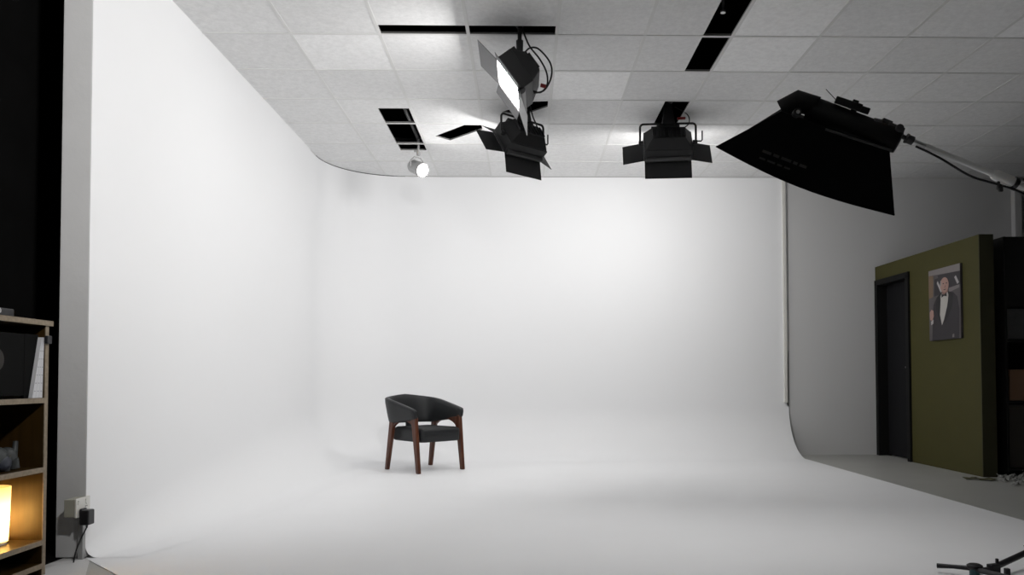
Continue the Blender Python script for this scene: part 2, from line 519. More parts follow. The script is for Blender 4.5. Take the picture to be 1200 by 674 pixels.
# poster: flat print on a thin panel, man in a dinner jacket
def poster():
    y0, y1 = 7.510, 6.963      # left and right edges as seen
    z0, z1 = .374 + EYE, 1.072 + EYE
    root = empty('wall_poster', (PX, (y0 + y1) / 2, z0),
                 'unframed print of a man in a black tuxedo hung on the olive partition', 'poster')
    W, H = y0 - y1, z1 - z0
    mb = MB(); mb.box((-.012, 0, H / 2), (.022, W, H))
    mb.build('panel', mat('dark_print_edge', (.05, .045, .05), .6), root)
    cols = dict(bg=(.085, .075, .078), dark=(.03, .026, .03), tan=(.16, .105, .065), grey=(.19, .17, .17), skin=(.36, .22, .185),
                skin2=(.24, .13, .11), jacket=(.026, .022, .026), lapel=(.014, .012, .014), shirt=(.44, .42, .39), hair=(.30, .27, .26), white=(.4, .38, .38))
    names = list(cols)
    mats = [mat('print_' + k, cols[k], .5) for k in names]
    layers = []
    def el(cx, cy, rx, ry, n=20): return [(cx + rx * math.cos(2 * PI * k / n), cy + ry * math.sin(2 * PI * k / n)) for k in range(n)]
    A = layers.append
    A(('bg', [(0, 0), (1, 0), (1, 1), (0, 1)]))
    A(('grey', [(0, .93), (1, .90), (1, 1), (0, 1)]))
    A(('tan', [(0, .60), (.14, .62), (.16, .92), (0, .93)]))
    A(('dark', [(.45, .70), (1, .72), (1, .90), (.30, .91)]))
    A(('dark', [(.18, .62), (.42, .64), (.40, .88), (.20, .86)]))
    A(('white', [(.83, .83), (.88, .85), (.97, .75), (.92, .73)]))
    A(('grey', [(.66, .64), (.98, .68), (.98, .72), (.66, .70)]))
    A(('white', [(.28, .80), (.31, .83), (.45, .68), (.40, .66)]))
    A(('jacket', [(.10, 0), (.95, 0), (.97, .40), (.92, .56), (.80, .63), (.62, .66), (.42, .65), (.27, .60), (.16, .50), (.13, .35)]))
    A(('skin2', [(.44, .60), (.62, .61), (.64, .72), (.44, .72)]))
    A(('shirt', [(.38, .60), (.44, .645), (.53, .61), (.62, .65), (.655, .60), (.60, .45), (.50, .28), (.43, .20), (.37, .35)]))
    A(('lapel', [(.28, .60), (.39, .65), (.40, .55), (.37, .35), (.43, .19), (.30, .34), (.24, .46)]))
    A(('lapel', [(.66, .655), (.80, .62), (.77, .45), (.60, .28), (.43, .19), (.55, .33), (.62, .48)]))
    A(('skin', el(.53, .755, .135, .105)))
    A(('hair', [(.39, .76), (.41, .83), (.44, .80), (.43, .74)]))
    A(('skin2', [(.55, .745), (.58, .745), (.57, .715), (.52, .715)]))
    A(('dark', el(.50, .775, .022, .008, 10)))
    A(('dark', el(.60, .775, .022, .008, 10)))
    A(('dark', [(.50, .695), (.59, .695), (.57, .685), (.52, .685)]))
    A(('lapel', [(.44, .64), (.52, .62), (.60, .645), (.605, .59), (.52, .605), (.44, .585)]))
    A(('skin', [(.04, .40), (.10, .44), (.17, .42), (.18, .34), (.12, .28), (.05, .30)]))
    A(('white', [(.08, .27), (.17, .30), (.16, .24), (.09, .22)]))
    A(('grey', [(.76, .02), (.82, .02), (.82, .07), (.77, .06)]))
    mb = MB()
    for li, (k, poly) in enumerate(layers):
        x = -.0235 - .00035 * li
        P = [(x, W / 2 - u * W, w * H) for u, w in poly]
        mb.add(P, [tuple(range(len(P)))], names.index(k))
    me = bpy.data.meshes.new('print')
    me.from_pydata([tuple(v) for v in mb.v], [], mb.f)
    for m in mats: me.materials.append(m)
    for p, k in zip(me.polygons, mb.mi): p.material_index = k
    o = bpy.data.objects.new('print', me); COL.objects.link(o); o.parent = root
    o['label'] = 'printed portrait of a bald man in tuxedo and bow tie'
poster()

# ------------------------------------------------------------------ armchair
def armchair():
    root = empty('armchair', (-.965, 7.445, .0035),
                 'black leather tub armchair with walnut legs alone on the white floor', 'chair', math.atan2(-.68, -.73))
    # shell: superellipse section swept along a U
    mb = MB()
    path = []
    ax, fy, by = .258, .235, -.09
    ys = [fy, fy - .012, fy - .05, .10, .02, -.05, by]
    for y in ys: path.append((ax, y, 1))
    na = 22
    for k in range(1, na):
        a = PI * k / na
        ca_, sa_ = math.cos(a), math.sin(a)
        path.append((ax * math.copysign(abs(ca_) ** .62, ca_), by - .215 * sa_ ** .62, 1))
    for y in reversed(ys): path.append((-ax, y, 1))
    n = len(path); S = 20
    V = []; F = []
    cum = [0]
    for i in range(1, n):
        cum.append(cum[-1] + (Vector(path[i][:2]) - Vector(path[i - 1][:2])).length)
    for i, (x, y, _) in enumerate(path):
        p = Vector((x, y))
        al = 2 * min(cum[i], cum[-1] - cum[i]) / cum[-1]
        q0 = Vector(path[max(0, i - 1)][:2]); q1 = Vector(path[min(n - 1, i + 1)][:2])
        t = (q1 - q0).normalized()
        out = Vector((t.y, -t.x))
        if out.dot(p - Vector((0, .05))) < 0: out = -out
        u = max(0, min(1, (fy - y) / (fy - by + .215)))     # 0 at the arm front, 1 at the back
        zt = .590 + .146 * (1 - (1 - al) ** 1.35) - .006 * al
        zb = .500 - .055 * min(1, u * 1.2)
        th = .052 + .012 * u
        endk = 1.0
        if i in (0, n - 1): endk = .72
        elif i in (1, n - 2): endk = .93
        zc, hz = (zt + zb) / 2, (zt - zb) / 2 * endk
        for k in range(S):
            w = 2 * PI * k / S
            c, s_ = math.cos(w), math.sin(w)
            e = .45
            dx = math.copysign(abs(c) ** e, c) * th / 2 * endk
            dz = math.copysign(abs(s_) ** e, s_) * hz
            lean = (dz / .13) * .024 + .012
            P = p + out * (dx + lean)
            V.append((P.x, P.y, zc + dz))
    for i in range(n - 1):
        for k in range(S):
            l = (k + 1) % S
            F.append((i * S + k, i * S + l, (i + 1) * S + l, (i + 1) * S + k))
    F.append(tuple(range(S))); F.append(tuple((n - 1) * S + k for k in range(S)))
    mb.add(V, F)
    shell = mb.build('backrest', M['leather'], root, smooth=60)
    # piping along the outer top edge
    pts = []
    for i in range(1, n - 1):
        k = 3
        pts.append(Vector(V[i * S + k]) + Vector((0, 0, .001)))
    mb = MB(); mb.tube(pts, .0035, 6)
    mb.build('piping', M['leather'], shell, smooth=60)
    # seat
    mb = MB()
    def rr(w0, w1, y0, y1, z, r=.035, m=5):
        pts = []
        cor = [(w1 / 2 - r, y1 - r, 0), (-w1 / 2 + r, y1 - r, 90), (-w0 / 2 + r, y0 + r, 180), (w0 / 2 - r, y0 + r, 270)]
        for cx, cy, a0 in cor:
            for k in range(m + 1):
                a = R(a0 + 90 * k / m)
                pts.append((cx + r * math.cos(a), cy + r * math.sin(a), z))
        return pts
    L = [rr(.400, .425, -.225, .262, .285, .03), rr(.428, .448, -.24, .275, .295), rr(.434, .452, -.243, .279, .385), rr(.425, .445, -.238, .274, .404), rr(.38, .40, -.21, .245, .418, .03), rr(.2, .2, -.1, .12, .424, .03)]
    m_ = len(L[0]); V = [p for l in L for p in l]; F = []
    for a in range(len(L) - 1):
        for k in range(m_):
            l = (k + 1) % m_
            F.append((a * m_ + k, a * m_ + l, (a + 1) * m_ + l, (a + 1) * m_ + k))
    F.append(tuple(reversed(range(m_)))); F.append(tuple((len(L) - 1) * m_ + k for k in range(m_)))
    mb.add(V, F)
    mb.build('seat', M['leather'], root, smooth=50)
    # legs and arched side rails
    for sx in (1, -1):
        for sy in (1, -1):
            mb = MB()
            fx, fyy = .258 * sx, .262 * sy
            tx, ty = (.260 if sy > 0 else .250) * sx, (.196 if sy > 0 else -.180)
            ztop = .53 if sy > 0 else .47
            def ring(cx, cy, wx, wy, z): return [(cx - wx, cy - wy, z), (cx + wx, cy - wy, z), (cx + wx, cy + wy, z), (cx - wx, cy + wy, z)]
            mb.hexa(ring(fx, fyy, .018, .021, 0), ring(tx, ty, .020, .034, ztop))
            mb.build('leg', M['walnut'], root, bevel=.008, seg=3, smooth=40)
        mb = MB()
        yb0, yb1 = -.185, .198
        top = []; bot = []
        for k in range(15):
            t = k / 14
            y = yb0 + (yb1 - yb0) * t
            zt = .470 + .045 * t
            zb = .372 + .098 * (math.sin(PI * t) ** .55) + .022 * t
            top.append((y, zt)); bot.append((y, min(zb, zt - .018)))
        loop = bot + top[::-1]
        xa, xb = sx * .234, sx * .262
        mb.hexa([(xa, y, z) for y, z in loop], [(xb, y, z) for y, z in loop])
        mb.build('arm_rail', M['walnut'], root, bevel=.003)
    mb = MB()
    mb.box((0, -.245, .37), (.10, .022, .19), rot=(R(4), 0, 0))
    mb.build('back_support', M['leather'], root, bevel=.006)
armchair()

# ------------------------------------------------------------------ hanging LED panel lamps with barn doors
def panel_lamp(loc, pan, tilt, drop, label, led, flaps, cables=False, grey=False, handle=True, yoke=True, hw=.21, hh=.128):
    root = empty('barn_door_lamp', loc, label, 'studio lamp', pan, None)
    FM = M['flapgrey'] if grey else M['flap']
    pv = Vector((0, 0, -drop - .168))
    mt = Matrix.Translation(pv) @ Matrix.Rotation(-tilt, 4, 'X')
    # hanging pole + clamp
    mb = MB()
    mb.cyl((0, 0, .09), (0, 0, -drop + .0), .014, n=12)
    mb.cyl((0, 0, -drop * .45), (0, 0, -drop - .005), .024, .022, n=14)
    mb.build('hanging_pole', M['black_metal'], root, smooth=40)
    mb = MB()
    mb.box((0, 0, .07), (.07, .05, .09)); mb.box((.0, .03, .06), (.05, .03, .05))
    if yoke:
        mb.hexa([(-.055, -.05, -drop - .02), (.06, -.05, -drop - .02), (.06, .04, -drop - .02), (-.055, .04, -drop - .02)],
                [(-.03, -.035, .05), (.035, -.035, .05), (.035, .03, .05), (-.03, .03, .05)])
        mb.box((.0, 0, -drop - .03), (.20, .06, .03))
    mb.build('clamp', M['black_metal'], root, bevel=.006)
    if yoke:
        mb = MB()
        w = .243; r = .03
        P = [(-w, 0, -drop - .165), (-w, 0, -drop - r)]
        for k in range(1, 5):
            a = R(180 - 90 * k / 5); P.append((-w + r + r * math.cos(a), 0, -drop - r + r * math.sin(a)))
        P.append((-w + r, 0, -drop)); P.append((w - r, 0, -drop))
        for k in range(1, 5):
            a = R(90 - 90 * k / 5); P.append((w - r + r * math.cos(a), 0, -drop - r + r * math.sin(a)))
        P += [(w, 0, -drop - r), (w, 0, -drop - .165)]
        mb.tube(P, .0095, 8)
        mb.cyl((-w - .012, 0, pv.z), (-hw - .005, 0, pv.z), .02, n=14); mb.cyl((hw + .005, 0, pv.z), (w + .012, 0, pv.z), .02, n=14)
        mb.build('yoke', M['black_metal'], root, smooth=40)
        if handle:
            mb = MB()
            mb.tube([(w, 0, pv.z + .01), (w + .045, 0, pv.z + .008), (w + .055, 0, pv.z + .02), (w + .055, 0, pv.z + .10)], .0065, 8)
            mb.build('tilt_handle', M['black_metal'], root, smooth=40)
    # head
    mb = MB()
    fy_ = .075
    def rg(w, h, y): return [(-w, y, -h), (w, y, -h), (w, y, h), (-w, y, h)]
    mb.hexa(rg(hw, hh, fy_), rg(hw, hh, -.02), mtx=mt)
    mb.hexa(rg(hw * .97, hh * .96, -.02), rg(hw * .66, hh * .58, -.11), mtx=mt)
    head = mb.build('lamp_head', M['black_metal'], root, bevel=.006)
    mb = MB()
    for k in range(9):
        x = -hw * .66 + hw * 1.32 * k / 8
        mb.box((x, -.110, 0), (.006, .020, hh * .9), mtx=mt)
    mb.build('heat_sink', M['black_metal'], head)
    mb = MB()
    mb.box((-hw * .3, -.03, hh * .86 + .018), (.16, .07, .045), mtx=mt)
    mb.box((hw * .5, -.03, hh * .86 + .012), (.09, .06, .035), mtx=mt)
    mb.build('control_box', M['black_metal'], head, bevel=.005)
    mb = MB()
    e = .012
    for x in (-hw + e / 2, hw - e / 2): mb.box((x, fy_ + .008, 0), (e, .022, hh * 2), mtx=mt)
    for z in (-hh + e / 2, hh - e / 2): mb.box((0, fy_ + .008, z), (hw * 2, .022, e), mtx=mt)
    mb.cyl((-hw * .9, fy_ + .012, hh), (hw * .9, fy_ + .012, hh), .010, n=12, mtx=mt)
    mb.cyl((-hw * .92, fy_ + .004, -hh), (hw * .92, fy_ - .008, -hh - .004), .026, n=20, mtx=mt)
    mb.build('lens_frame', M['hinge'], head, smooth=40)
    mb = MB()
    mb.add([(-hw + e, fy_ + .006, -hh + e), (hw - e, fy_ + .006, -hh + e), (hw - e, fy_ + .006, hh - e), (-hw + e, fy_ + .006, hh - e)], [(0, 1, 2, 3)], 0, mt)
    lo = mb.build('lit_lens', led, head)
    lo['label'] = 'glowing white lens'
    # flaps: (side, opening angle from the aim direction, length)
    for side, ang, ln in flaps:
        mb = MB()
        ca, sa = math.cos(R(ang)), math.sin(R(ang))
        y0 = fy_ + .02
        if side in 'tb':
            s_ = 1 if side == 't' else -1
            n_ = Vector((0, -s_ * 0 + sa, -ca * s_)) * .0018
            a, b = hw * .97, hw * .97
            q = [Vector((-a, y0, s_ * hh)), Vector((a, y0, s_ * hh)), Vector((b, y0 + ca * ln, s_ * (hh + sa * ln))), Vector((-b, y0 + ca * ln, s_ * (hh + sa * ln)))]
        else:
            s_ = 1 if side == 'r' else -1
            n_ = Vector((-ca * s_, sa, 0)) * .0018
            a, b = hh * .96, hh * .96
            q = [Vector((s_ * hw, y0, -a)), Vector((s_ * hw, y0, a)), Vector((s_ * (hw + sa * ln), y0 + ca * ln, b)), Vector((s_ * (hw + sa * ln), y0 + ca * ln, -b))]
        mb.hexa([p - n_ for p in q], [p + n_ for p in q], mtx=mt)
        mb.build('barn_door', FM, root, bevel=.0012, seg=1)
    return root, mt

l1, mt1 = panel_lamp((-.024, 5.03, CEIL), R(90), R(36), .16, 'lit barn door lamp hung highest, its white face turned to the left wall', M['led'],
           [('t', 82, .17), ('b', 72, .17), ('l', 86, .11), ('r', 78, .11)], grey=True, yoke=False)
l2, mt2 = panel_lamp((-.005, 6.49, CEIL), R(42), R(35), .10, 'black barn door lamp hanging under the lit one, turned toward the left corner', M['led2'],
           [('t', 66, .18), ('b', 62, .17), ('l', 84, .18), ('r', 74, .19)])
l3, mt3 = panel_lamp((1.27, 6.60, CEIL), R(-5), R(35), .095, 'black barn door lamp with flat yoke, left of the softbox', M['led2b'],
           [('t', 60, .17), ('b', 68, .17), ('l', 78, .185), ('r', 78, .185)])

l4, mt4 = panel_lamp((.45, .70, CEIL), R(38), R(9), .05, 'barn door lamp hanging nearest the camera, above the top edge of the photo', M['led3'],
           [('t', 30, .17), ('b', 12, .17), ('l', 60, .185), ('r', 35, .185)])

ld = bpy.data.lights.new('focused_beam', 'SPOT'); ld.energy = 450; ld.color = (1, .985, .97)
ld.spot_size = R(76); ld.spot_blend = 1; ld.shadow_soft_size = .10
lo = bpy.data.objects.new('focused_beam', ld); COL.objects.link(lo); lo.parent = l4
lo.matrix_local = mt4 @ Matrix.Translation((0, .10, 0)) @ Matrix.Rotation(R(90), 4, 'X')

# lamp cables
def cable(parent, pts, r=.006, name='cable', m=None):
    cu = []
    P = [Vector(p) for p in pts]
    n = len(P)
    for i in range(n - 1):
        p0, p1, p2, p3 = P[max(i - 1, 0)], P[i], P[i + 1], P[min(i + 2, n - 1)]
        for k in range(8):
            t = k / 8
            cu.append(.5 * ((2 * p1) + (p2 - p0) * t + (2 * p0 - 5 * p1 + 4 * p2 - p3) * t * t + (3 * p1 - p0 - 3 * p2 + p3) * t ** 3))
    cu.append(P[-1])
    mb = MB(); mb.tube(cu, r, 7)
    return mb.build(name, m or M['cable'], parent, smooth=60)
def loc1(root, w):      # world point to the lamp's own axes
    bpy.context.view_layer.update()
    return root.matrix_world.inverted() @ Vector(w)
c1 = [(-.02, 5.03, CEIL + .05), (.035, 5.02, CEIL - .10), (.11, 5.02, CEIL - .20), (.155, 5.02, CEIL - .29), (.158, 5.02, CEIL - .375), (.115, 5.03, CEIL - .42), (.06, 5.03, CEIL - .41)]
cable(l1, [loc1(l1, p) for p in c1])
c2 = [(-.02, 5.03, CEIL - .17), (.005, 5.03, CEIL - .155), (.045, 5.03, CEIL - .12), (.105, 5.03, CEIL - .128), (.18, 5.03, CEIL - .22), (.187, 5.03, CEIL - .315), (.14, 5.03, CEIL - .405), (.07, 5.03, CEIL - .425)]
cable(l1, [loc1(l1, p) for p in c2])
mb = MB(); mb.cyl(loc1(l1, (.115, 5.02, CEIL - .375)), loc1(l1, (.150, 5.02, CEIL - .385)), .013, n=10)
mb.build('power_plug', M['red'], l1, smooth=40)['label'] = 'red power connector'
cable(l2, [loc1(l2, p) for p in [(.05, 6.47, CEIL + .05), (.08, 6.46, CEIL - .08), (.12, 6.5, CEIL - .18), (.08, 6.55, CEIL - .26)]], .006)
cable(l3, [loc1(l3, p) for p in [(1.33, 6.58, CEIL + .05), (1.44, 6.58, CEIL - .02), (1.45, 6.58, CEIL - .10), (1.38, 6.6, CEIL - .15)]], .005)
mb = MB(); mb.cyl(loc1(l3, (1.35, 6.58, CEIL - .055)), loc1(l3, (1.42, 6.58, CEIL - .05)), .012, n=10)
mb.build('power_plug', M['red'], l3, smooth=40)['label'] = 'red power connector'

# ------------------------------------------------------------------ small white spot lamp
def spot_lamp():
    root = empty('spot_lamp', (-1.055, 7.60, CEIL), 'small round white spot lamp, lit, hanging from the left ceiling slot', 'spotlight', 0)
    mb = MB()
    mb.cyl((0, 0, .09), (0, 0, -.09), .011, n=12)
    mb.cyl((0, 0, -.055), (0, 0, -.085), .02, n=14); mb.cyl((-.045, 0, -.045), (.0, 0, -.045), .009, n=10)
    mb.build('stem', M['pale_grey'], root, smooth=40)
    d = Vector((.62, -.60, -.40)).normalized()
    c = Vector((-.01, .0, -.215))
    a = c - d * .11; b = c + d * .095
    mb = MB()
    mb.tube([a, a + d * .012, a + d * .035, b - d * .01, b], [.035, .055, .066, .072, .074], 24)
    mb.build('lamp_can', M['pale_grey'], root, smooth=50)
    mb = MB()
    s_ = d.cross(Vector((0, 0, 1))).normalized()
    P = [c + s_ * .085, c + s_ * .085 + Vector((0, 0, .06)), c + Vector((0, 0, .105)) + s_ * .04, c + Vector((0, 0, .105)) - s_ * .04, c - s_ * .085 + Vector((0, 0, .06)), c - s_ * .085]
    mb.tube(P, .007, 8)
    mb.build('bracket', M['pale_grey'], root, smooth=60)
    mb = MB()
    mb.tube([b, b + d * .006, b + d * .012], [.062, .058, .03], 24)
    mb.build('lit_lens', M['spot_led'], root, smooth=60)['label'] = 'glowing white lens'
spot_lamp()

# hook hanging in the right ceiling slot, scrap in the left slot
mb = MB()
mb.cyl((1.285, 4.80, CEIL + .45), (1.285, 4.80, CEIL + .10), .003, n=8)
mb.cyl((1.285, 4.80, CEIL + .10), (1.285, 4.80, CEIL + .03), .008, n=10)
mb.cyl((1.285, 4.80, CEIL + .03), (1.285, 4.80, CEIL + .015), .016, n=12)
tag(mb.build('hanger_rod', M['chrome'], smooth=40), 'thin hanging rod with pale tip inside the right ceiling slot', 'rod')

# ------------------------------------------------------------------ softbox on a boom
def softbox():
    root = empty('softbox', (1.35, 3.7, 1.15 + EYE), 'large black softbox on the boom arm, seen from its back', 'softbox')
    o0 = Vector(root.location)
    def W(p): return Vector((p[0], p[1], p[2] + EYE)) - o0
    A = W((.94, 3.66, 1.135)); B = W((1.735, 3.50, .765))          # near front edge
    g = Vector((.33, .90, .315)).normalized() * .60
    e = (B - A).normalized()
    n = g.cross(e).normalized()
    if n.z > 0: n = -n
    D = A + g; C = B + g
    ctr = (A + B + C + D) / 4
    up = -n
    # narrow end (speed ring side)
    P = W((1.268, 3.68, 1.315)); Q = W((1.745, 3.56, 1.098))
    gs = g.normalized() * .30
    S_ = P + gs + Vector((0, 0, .02)); T_ = Q + gs + Vector((0, 0, .02))
    # side panels as gently sagging sheets
    def sheet(a, b, c, d, sag, ns=12, nt=6, th=.004):
        """a-b front edge, d-c narrow edge"""
        nn = (b - a).cross(d - a).normalized()
        V = []
        for j in range(nt + 1):
            t = j / nt
            for i in range(ns + 1):
                s = i / ns
                p = (a * (1 - s) + b * s) * (1 - t) + (d * (1 - s) + c * s) * t
                k = math.sin(PI * s) * (1 - t)
                p = p + n * sag * k
                p = p - nn * .008 * math.sin(PI * s) * math.sin(PI * t)
                V.append(p)
        m = (ns + 1)
        F = [(j * m + i, j * m + i + 1, (j + 1) * m + i + 1, (j + 1) * m + i) for j in range(nt) for i in range(ns)]
        k = len(V)
        V2 = [v - nn * th for v in V]
        F2 = [tuple(x + k for x in reversed(f)) for f in F]
        edge = [i for i in range(m)] + [j * m + ns for j in range(1, nt + 1)] + [nt * m + i for i in range(ns - 1, -1, -1)] + [j * m for j in range(nt - 1, 0, -1)]
        F3 = [(edge[q], edge[(q + 1) % len(edge)], edge[(q + 1) % len(edge)] + k, edge[q] + k) for q in range(len(edge))]
        return V + V2, F + F2 + F3
    near_a = A
    mb = MB()
    for (a, b, c, d, sg) in ((A, B, Q, P, .035), (C, D, S_, T_, .02), (D, A, P, S_, .0), (B, C, T_, Q, .0)):
        V, F = sheet(a, b, c, d, sg)
        mb.add(V, F)
    V, F = sheet(P, Q, T_, S_, 0, 4, 3)
    mb.add(V, F)
    box = mb.build('fabric_body', M['fabric_black'], root, smooth=30)
    # binding tape along the near front edge and narrow edge
    mb = MB()
    pts = [A * (1 - s) + B * s + n * .035 * math.sin(PI * s) for s in [k / 14 for k in range(15)]]
    mb.tube(pts, .0045, 6)
    mb.build('edge_binding', M['fabric_black'], box, smooth=60)
    mb = MB()
    off = Vector((-.02, -.08, -.06))
    p0 = P * .62 + Q * .38 + Vector((0, -.045, -.035)); p1 = P * .02 + Q * .98 + Vector((0, -.045, -.03))
    mb.tube([p0, p1], .006, 8)
    mb.build('seam_bar', M['rim'], box, smooth=60)
    # diffuser
    mb = MB()
    q = [A, B, C, D]
    qi = [ctr + (x - ctr) * .86 for x in q]
    mb.add(qi, [(0, 1, 2, 3)])
    mb.build('diffuser', M['soft_led'], root)['label'] = 'white front diffuser'
    # faded two-line print on the near panel
    ex = e
    nn = (B - A).cross(P - A).normalized()
    if nn.y > 0: nn = -nn
    ey = (nn.cross(ex)).normalized()
    if ey.z < 0: ey = -ey
    mb = MB()
    o_ = A * .80 + B * .20 + (P - A) * .16
    for row, (h, ws) in enumerate(((.016, (.045, .03, .05, .022, .035)), (.011, (.03, .04, .025, .03)))):
        x = 0
        for w in ws:
            p = o_ + ex * x - ey * row * .038 + nn * .016
            mb.add([p, p + ex * w, p + ex * w + ey * h, p + ey * h], [(0, 1, 2, 3)])
            x += w + .010
    mb.build('print_mark', M['logo'], box)['label'] = 'faded grey lettering'
    # strobe / lamp housing along the top
    mb = MB()
    t0 = P * .78 + Q * .22 + gs * .45 + up * .055
    t1 = P * -.06 + Q * 1.06 + gs * .20 + up * .035
    mb.tube([t0, t0 * .93 + t1 * .07, t0 * .1 + t1 * .9, t1], [.05, .062, .062, .05], 18)
    mb.build('strobe_head', M['strobe'], root, smooth=50)
    # ring mount cone at left
    mb = MB()
    r0 = P * 1.0 + gs * .25 + up * .0
    mb.tube([P + gs * .4 + up * .005, P * .9 + Q * .1 + gs * .4 + up * .07, P * .72 + Q * .28 + gs * .4 + up * .072], [.055, .055, .05], 16)
    mb.build('speed_ring', M['strobe'], root, smooth=50)
    mb = MB()
    k_ = P * .90 + Q * .10 + Vector((0, -.055, -.015))
    mb.cyl(k_, k_ + Vector((0, -.03, 0)), .02, n=14)
    mb.cyl(k_ + Vector((0, -.03, 0)), k_ + Vector((0, -.035, 0)), .009, n=10, mi=1)
    mb.build('knob', [M['black_gloss'], M['chrome']], root, smooth=40)
    # radio trigger with aerial
    mb = MB()
    ed = (Q - P).normalized()
    rc = W((1.60, 3.64, 1.335))
    rotm = Matrix((ed, up.cross(ed).normalized(), (ed.cross(up.cross(ed))).normalized())).transposed().to_4x4()
    mt = Matrix.Translation(rc) @ rotm
    mb.box((-.015, 0, .0), (.13, .06, .035), mtx=mt); mb.box((.04, 0, -.004), (.10, .05, .03), mtx=mt)
    mb.box((.02, 0, -.03), (.03, .03, .04), mtx=mt); mb.box((.012, 0, .012), (.03, .05, .03), mtx=mt)
    tr = mb.build('radio_trigger', M['dark_plastic'], root, bevel=.004)
    mb = MB()
    a0 = rc - ed * .078
    mb.tube([a0, a0 + Vector((-.048, 0, .052))], .0018, 6)
    mb.build('aerial', M['dark_plastic'], tr)
    # bracket to boom
    mb = MB()
    b0 = W((1.785, 3.60, 1.196))
    mb.tube([W((1.69, 3.62, 1.235)), W((1.76, 3.61, 1.215))], .03, 12)
    mb.box(b0, (.085, .05, .045), rot=(0, R(22), 0)); mb.tube([W((1.78, 3.60, 1.192)), W((1.8435, 3.60, 1.1598))], .011, 12)
    mb.box(W((1.75, 3.595, 1.235)), (.05, .03, .02), rot=(0, R(22), 0))
    mb.cyl(W((1.79, 3.56, 1.19)), W((1.79, 3.54, 1.19)), .02, n=12)
    mb.build('tilt_bracket', M['dark_grey_plastic'], root, bevel=.004)
softbox()

def boom():
    root = empty('boom_stand', (2.86, 3.60, .003), 'pale metal boom arm reaching in from the right to hold the softbox', 'light stand')
    def L(p): return Vector((p[0], p[1], p[2] + EYE)) - Vector(root.location)
    d = Vector((2.41 - 1.80, 0, .937 - 1.187)).normalized()
    s = Vector((1.80, 3.60, 1.178))
    def at(t): return L(s + d * t)
    mb = MB()
    mb.tube([at(.050), at(.42)], .0115, 14)
    mb.build('inner_boom_tube', M['chrome'], root, smooth=40)
    mb = MB()
    mb.tube([at(.050), at(.085)], .021, 14); mb.tube([at(.050), at(.056)], .024, 14)
    mb.build('boom_tip_collar', M['dark_grey_plastic'], root, smooth=40)
    mb = MB()
    mb.tube([at(.50), at(.515), at(.60), at(.612)], [.018, .026, .026, .022], 16)
    mb.build('boom_sleeve', M['white_pole'], root, smooth=40)
    mb = MB()
    mb.tube([at(.61), at(.63)], .029, 16)
    mb.build('locking_collar', M['dark_plastic'], root, smooth=40)
    mb = MB()
    mb.tube([at(.15), at(.505)], .0145, 14)
    mb.build('middle_boom_tube', M['white_pole'], root, smooth=40)
    mb = MB()
    mb.tube([at(.625), at(1.75)], .019, 14)
    mb.build('outer_boom_tube', M['white_pole'], root, smooth=40)
    mb = MB()
    k = at(.535) + Vector((0, 0, -.02))
    mb.cyl(k, k + Vector((-.006, 0, -.045)), .007, n=10); mb.box(k + Vector((.008, 0, -.04)), (.02, .012, .03))
    mb.build('wing_knob', M['dark_grey_plastic'], root, bevel=.003)
    cable(root, [at(.10) + Vector((0, 0, -.02)), at(.22) + Vector((0, 0, -.028)), at(.38) + Vector((0, 0, -.055)), at(.50) + Vector((0, 0, -.045)), at(.62) + Vector((0, 0, -.035)), at(.9) + Vector((0, 0, -.05)), at(1.08) + Vector((0, 0, -.06))], .0055)
    # stand (mostly outside the frame): column, pivot, legs, counterweight
    piv = at(1.15)
    mb = MB()
    mb.tube([(piv.x, piv.y, .12), (piv.x, piv.y, piv.z - .02)], .017, 14); mb.tube([(piv.x, piv.y, .12), (piv.x, piv.y, .95)], .022, 14)
    mb.build('column', M['chrome'], root, smooth=40)
    mb = MB(); mb.box(piv, (.09, .07, .08)); mb.cyl(piv + Vector((0, -.06, 0)), piv + Vector((0, .06, 0)), .02)
    mb.build('pivot', M['dark_plastic'], root, bevel=.004)
    for a in (20, 140, 260):
        mb = MB()
        mb.tube([(piv.x, piv.y, .30), (piv.x + .40 * math.cos(R(a)), piv.y + .40 * math.sin(R(a)), .012)], .011, 10)
        mb.build('leg', M['dark_plastic'], root, smooth=40)
    mb = MB(); mb.tube([at(1.62), at(1.72)], .06, 18)
    mb.build('counterweight', M['dark_plastic'], root, smooth=40)
boom()

